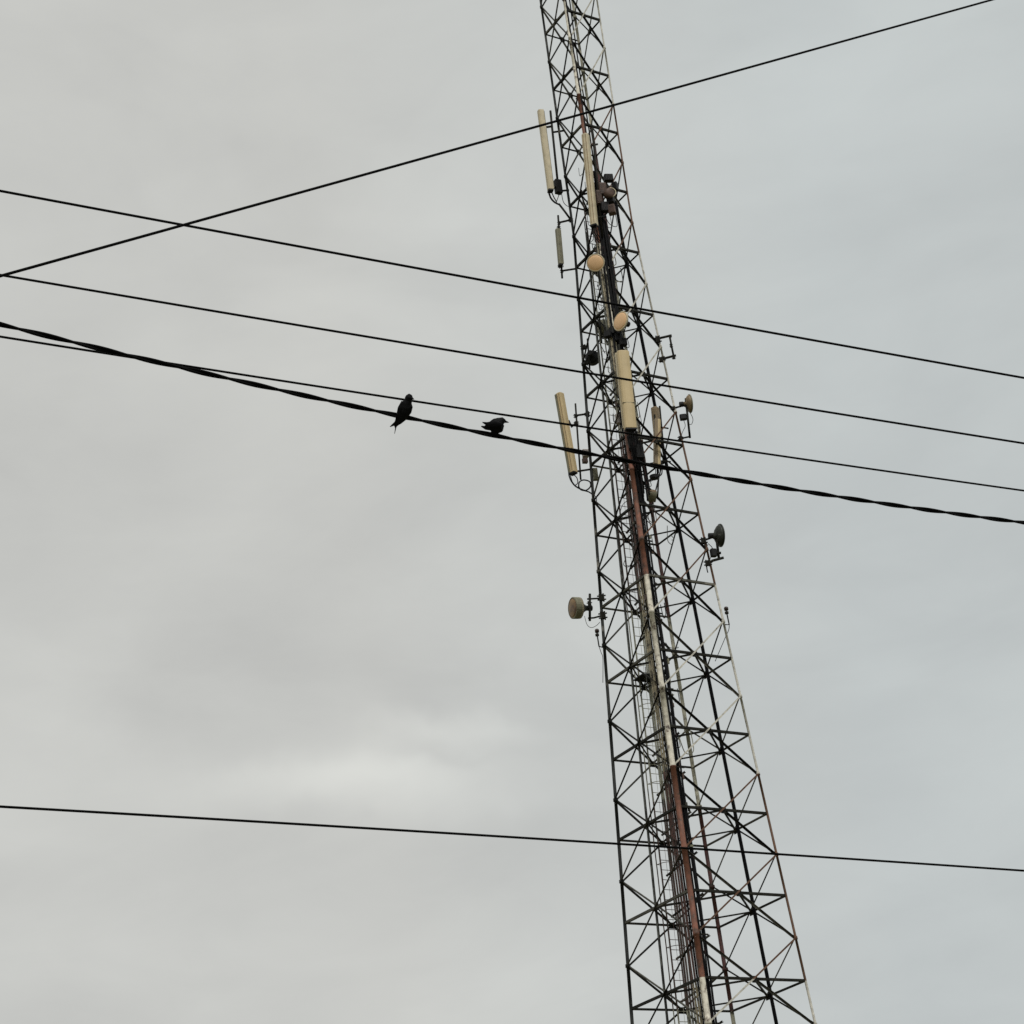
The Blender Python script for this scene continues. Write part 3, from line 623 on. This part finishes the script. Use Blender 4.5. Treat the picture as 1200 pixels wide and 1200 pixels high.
wire(solve_wire((117, 342), 9.6, (1083, 501), 11.0, (600, 422.5)), 0.0059, 'second wire from the top among those sloping down right')
wire(solve_wire((213, 428), 9.0, (1083, 558.5), 10.8, (600, 487.5)), 0.0052, 'thin wire just above the thick twisted cable and the birds')
wire(solve_wire((117, 952), 9.0, (671, 985.5), 10.0, (399, 968.8)), 0.0062, 'lone wire along the bottom left, nearly level', -2, 3.5)
# twisted pair
fc = solve_wire((117, 408.5), 7.75, (1083, 597), 9.45, (600, 514.5))
cab = thing('twisted_cable', fc(0), 'thick black cable of two twisted strands on which both birds perch', 'cable', None)
RS = .0052; HP = .207
n = 1500; t0, t1 = -1.2, 2.2; acc = 0; P0 = fc(t0); cen = []
for i in range(n + 1):
    P = fc(t0 + (t1 - t0) * i / n); acc += (P - P0).length; P0 = P; cen.append((P, acc))
ref = min(cen, key=lambda q_: abs(prj(q_[0])[0] - 148))[1]
dirc = (fc(1) - fc(0)).normalized()
for k in (0, 1):
    pts = []
    for P, s_ in cen:
        ang = math.pi * (s_ - ref) / HP + k * math.pi
        v = (P - EYE).normalized(); v = (v - dirc * v.dot(dirc)).normalized(); u = dirc.cross(v)
        pts.append(P + (v * math.cos(ang) + u * math.sin(ang)) * RS)
    MB().tube(pts, RS * 1.06, 10).build('strand', M['wire'], cab, True)

# ------------------------------------------------------------------ birds
def perch(x):
    return min((q_[0] for q_ in cen), key=lambda P: abs(prj(P)[0] - x))
def bird_obj(name, mb_list, label, c, eyes, bill, feet):
    v, f = [], []
    for m_ in mb_list:
        o_ = len(v); v += m_.v; f += [tuple(i + o_ for i in q_) for q_ in m_.f]
    t = thing(name, c, label, 'bird', 'birds on the twisted cable')
    me = bpy.data.meshes.new('body'); me.from_pydata(v, [], f); me.materials.append(M['feather'])
    o = bpy.data.objects.new('body', me); C.objects.link(o); adopt(o, t)
    rm = o.modifiers.new('r', 'REMESH'); rm.mode = 'VOXEL'; rm.voxel_size = .0011; rm.use_smooth_shade = True
    sm = o.modifiers.new('s', 'SMOOTH'); sm.iterations = 3; sm.factor = .5
    dg = bpy.context.evaluated_depsgraph_get(); me2 = bpy.data.meshes.new_from_object(o.evaluated_get(dg)); o.modifiers.clear(); o.data = me2
    MB().tube(bill[0], bill[1], 8).build('bill', M['bill'], t, True)
    for e in eyes: MB().lathe(e, (e - EYE) * -1, [(-.0012, .0014), (0, .0016), (.001, .001)], 10).build('eye', M['bill'], t, True)
    for p, kd in feet:
        m_ = MB(); m_.tube([p + UPZ * .016, p + UPZ * .001], [.0017, .0012], 6)
        for dx in (-.005, 0, .005):
            fwd = (-FW).copy(); fwd.z = 0; fwd.normalize()
            m_.tube([p, p + dirc * dx + fwd * .006, p + dirc * dx + fwd * .0095 - UPZ * .009], [.0011, .001, .0005], 5)
        m_.tube([p, p - fwd * .007, p - fwd * .010 - UPZ * .008], [.0011, .001, .0005], 5)
        m_.build('foot', M['bill'], t, True)
    return t
# bird 1: upright, tail hanging below the cable, seen from behind its left side
c1 = perch(473); z1 = (c1 - EYE).dot(FW); q1 = z1 / FPX
P1 = lambda x, y, dz=0: at3((x, y), z1 + dz)
b = []
sp = [(479.4, 461.2, -.004), (479.5, 463, -.004), (479.4, 466, -.004), (478.4, 469.5, -.003), (476.6, 473, 0), (475.4, 478, .001), (473.9, 484, .001), (471.0, 490, .001), (467.5, 494.5, .003), (464.5, 498, .004)]
rx = [.3, 3.4, 4.9, 4.6, 6.2, 7.2, 6.8, 5.0, 3.4, 1.6]
b.append(MB().sweep([P1(*p) for p in sp], [r * q1 for r in rx], [r * q1 * .92 for r in rx], RT))
b.append(MB().sweep([P1(471.3, 470, -.012), P1(469, 478, -.015), P1(467.6, 486, -.011), P1(465, 493, -.004), P1(461, 499, .002)], [q1 * k for k in (1, 3.0, 3.2, 2.2, .5)], [q1 * k for k in (.8, 1.6, 1.6, 1.2, .4)], RT))
b.append(MB().sweep([P1(480.5, 470.5, -.008), P1(481.6, 477, -.012), P1(480, 483, -.008), P1(474.5, 489, -.004), P1(468, 496.5, .002)], [q1 * k for k in (1.2, 2.2, 2.3, 1.7, .5)], [q1 * k for k in (.8, 1.6, 1.6, 1.2, .4)], RT))
b.append(MB().sweep([P1(470, 490, .004), P1(464.5, 495, .005), P1(460, 498.3, .006), P1(456.9, 500.2, .007)], [q1 * k for k in (3.2, 2.2, 1.4, .5)], [q1 * k for k in (1.2, .8, .6, .4)], RT))
b.append(MB().sweep([P1(470, 491, .004), P1(466, 496, .005), P1(463.3, 499.8, .005), P1(463.6, 502, .006), P1(462.3, 508.5, .006)], [q1 * k for k in (3.0, 2.6, 1.6, .75, .35)], [q1 * k for k in (1.2, .8, .6, .5, .35)], RT))
cw = min((q_[0] for q_ in cen), key=lambda P: abs(prj(P)[0] - 475))
bird_obj('perched_bird', b, 'upright black bird, long forked tail hanging below the cable, back to us', c1, [P1(482.6, 466, -.012)],
         ([P1(482.5, 466.5, -.008), P1(484.6, 467.6, -.008), P1(485.4, 468.2, -.008)], [1.6 * q1, .7 * q1, .15 * q1]),
         [(cw + UPZ * .012 - dirc * .010, 0), (cw + UPZ * .012 + dirc * .008, 0)])
# bird 2: plump, head to the right
c2 = perch(582); z2 = (c2 - EYE).dot(FW); q2 = z2 / FPX
P2 = lambda x, y, dz=0: at3((x, y), z2 + dz)
b = []
sp = [(593, 494.3, 0), (591.8, 493.8, 0), (589.5, 493.2, 0), (586.8, 494.3, 0), (584, 498, 0), (580.3, 499, 0), (576.5, 499, 0), (572, 499.8, 0), (568, 500, 0)]
rx = [.5, 2.2, 4.3, 6.2, 9.0, 8.9, 6.8, 4.0, 1.4]
b.append(MB().sweep([P2(*p) for p in sp], [r * q2 for r in rx], [r * q2 * .85 for r in rx], UP))
b.append(MB().sweep([P2(586, 500, 0), P2(584, 502.5, 0), P2(581, 505.5, 0)], [q2 * k for k in (4, 5.8, 3.6)], [q2 * k for k in (3.5, 5.5, 3.4)], RT))
b.append(MB().sweep([P2(577.5, 502, 0), P2(579, 506, 0), P2(580.5, 509.5, 0)], [q2 * k for k in (3.0, 3.8, 3.4)], [q2 * k for k in (2, 2.8, 2.6)], RT))
b.append(MB().sweep([P2(588, 498, -.022), P2(581, 497.5, -.024), P2(574.5, 497.6, -.018), P2(570, 496.5, -.01), P2(565.3, 494.8, -.004)], [q2 * k for k in (2.4, 4.6, 3.8, 2.0, .6)], [q2 * k for k in (.8, 1.8, 1.6, 1, .4)], UP))
b.append(MB().sweep([P2(588, 499, .022), P2(581, 500, .024), P2(574.5, 501, .018), P2(569, 501.5, .01), P2(563.8, 499.6, .004)], [q2 * k for k in (2.2, 4.4, 3.8, 2.2, .6)], [q2 * k for k in (.8, 1.8, 1.6, 1, .4)], UP))
b.append(MB().sweep([P2(577, 500.5, 0), P2(570, 501.5, 0), P2(566.5, 500.2, 0), P2(563.9, 499.3, 0)], [q2 * k for k in (3, 2, 1.3, .5)], [q2 * k for k in (2.2, 1.4, .8, .4)], UP))
cw = perch(580)
bird_obj('perched_bird', b, 'plump black bird crouching side-on over the cable, beak pointing right', c2, [P2(590.4, 492.8, -.0105)],
         ([P2(591.8, 494.0), P2(594.3, 494.6), P2(596.4, 495.2)], [1.7 * q2, 1.0 * q2, .2 * q2]),
         [(cw + UPZ * .010 - dirc * .006, 0), (cw + UPZ * .010 + dirc * .014, 0)])
SC.cycles.use_denoising = False
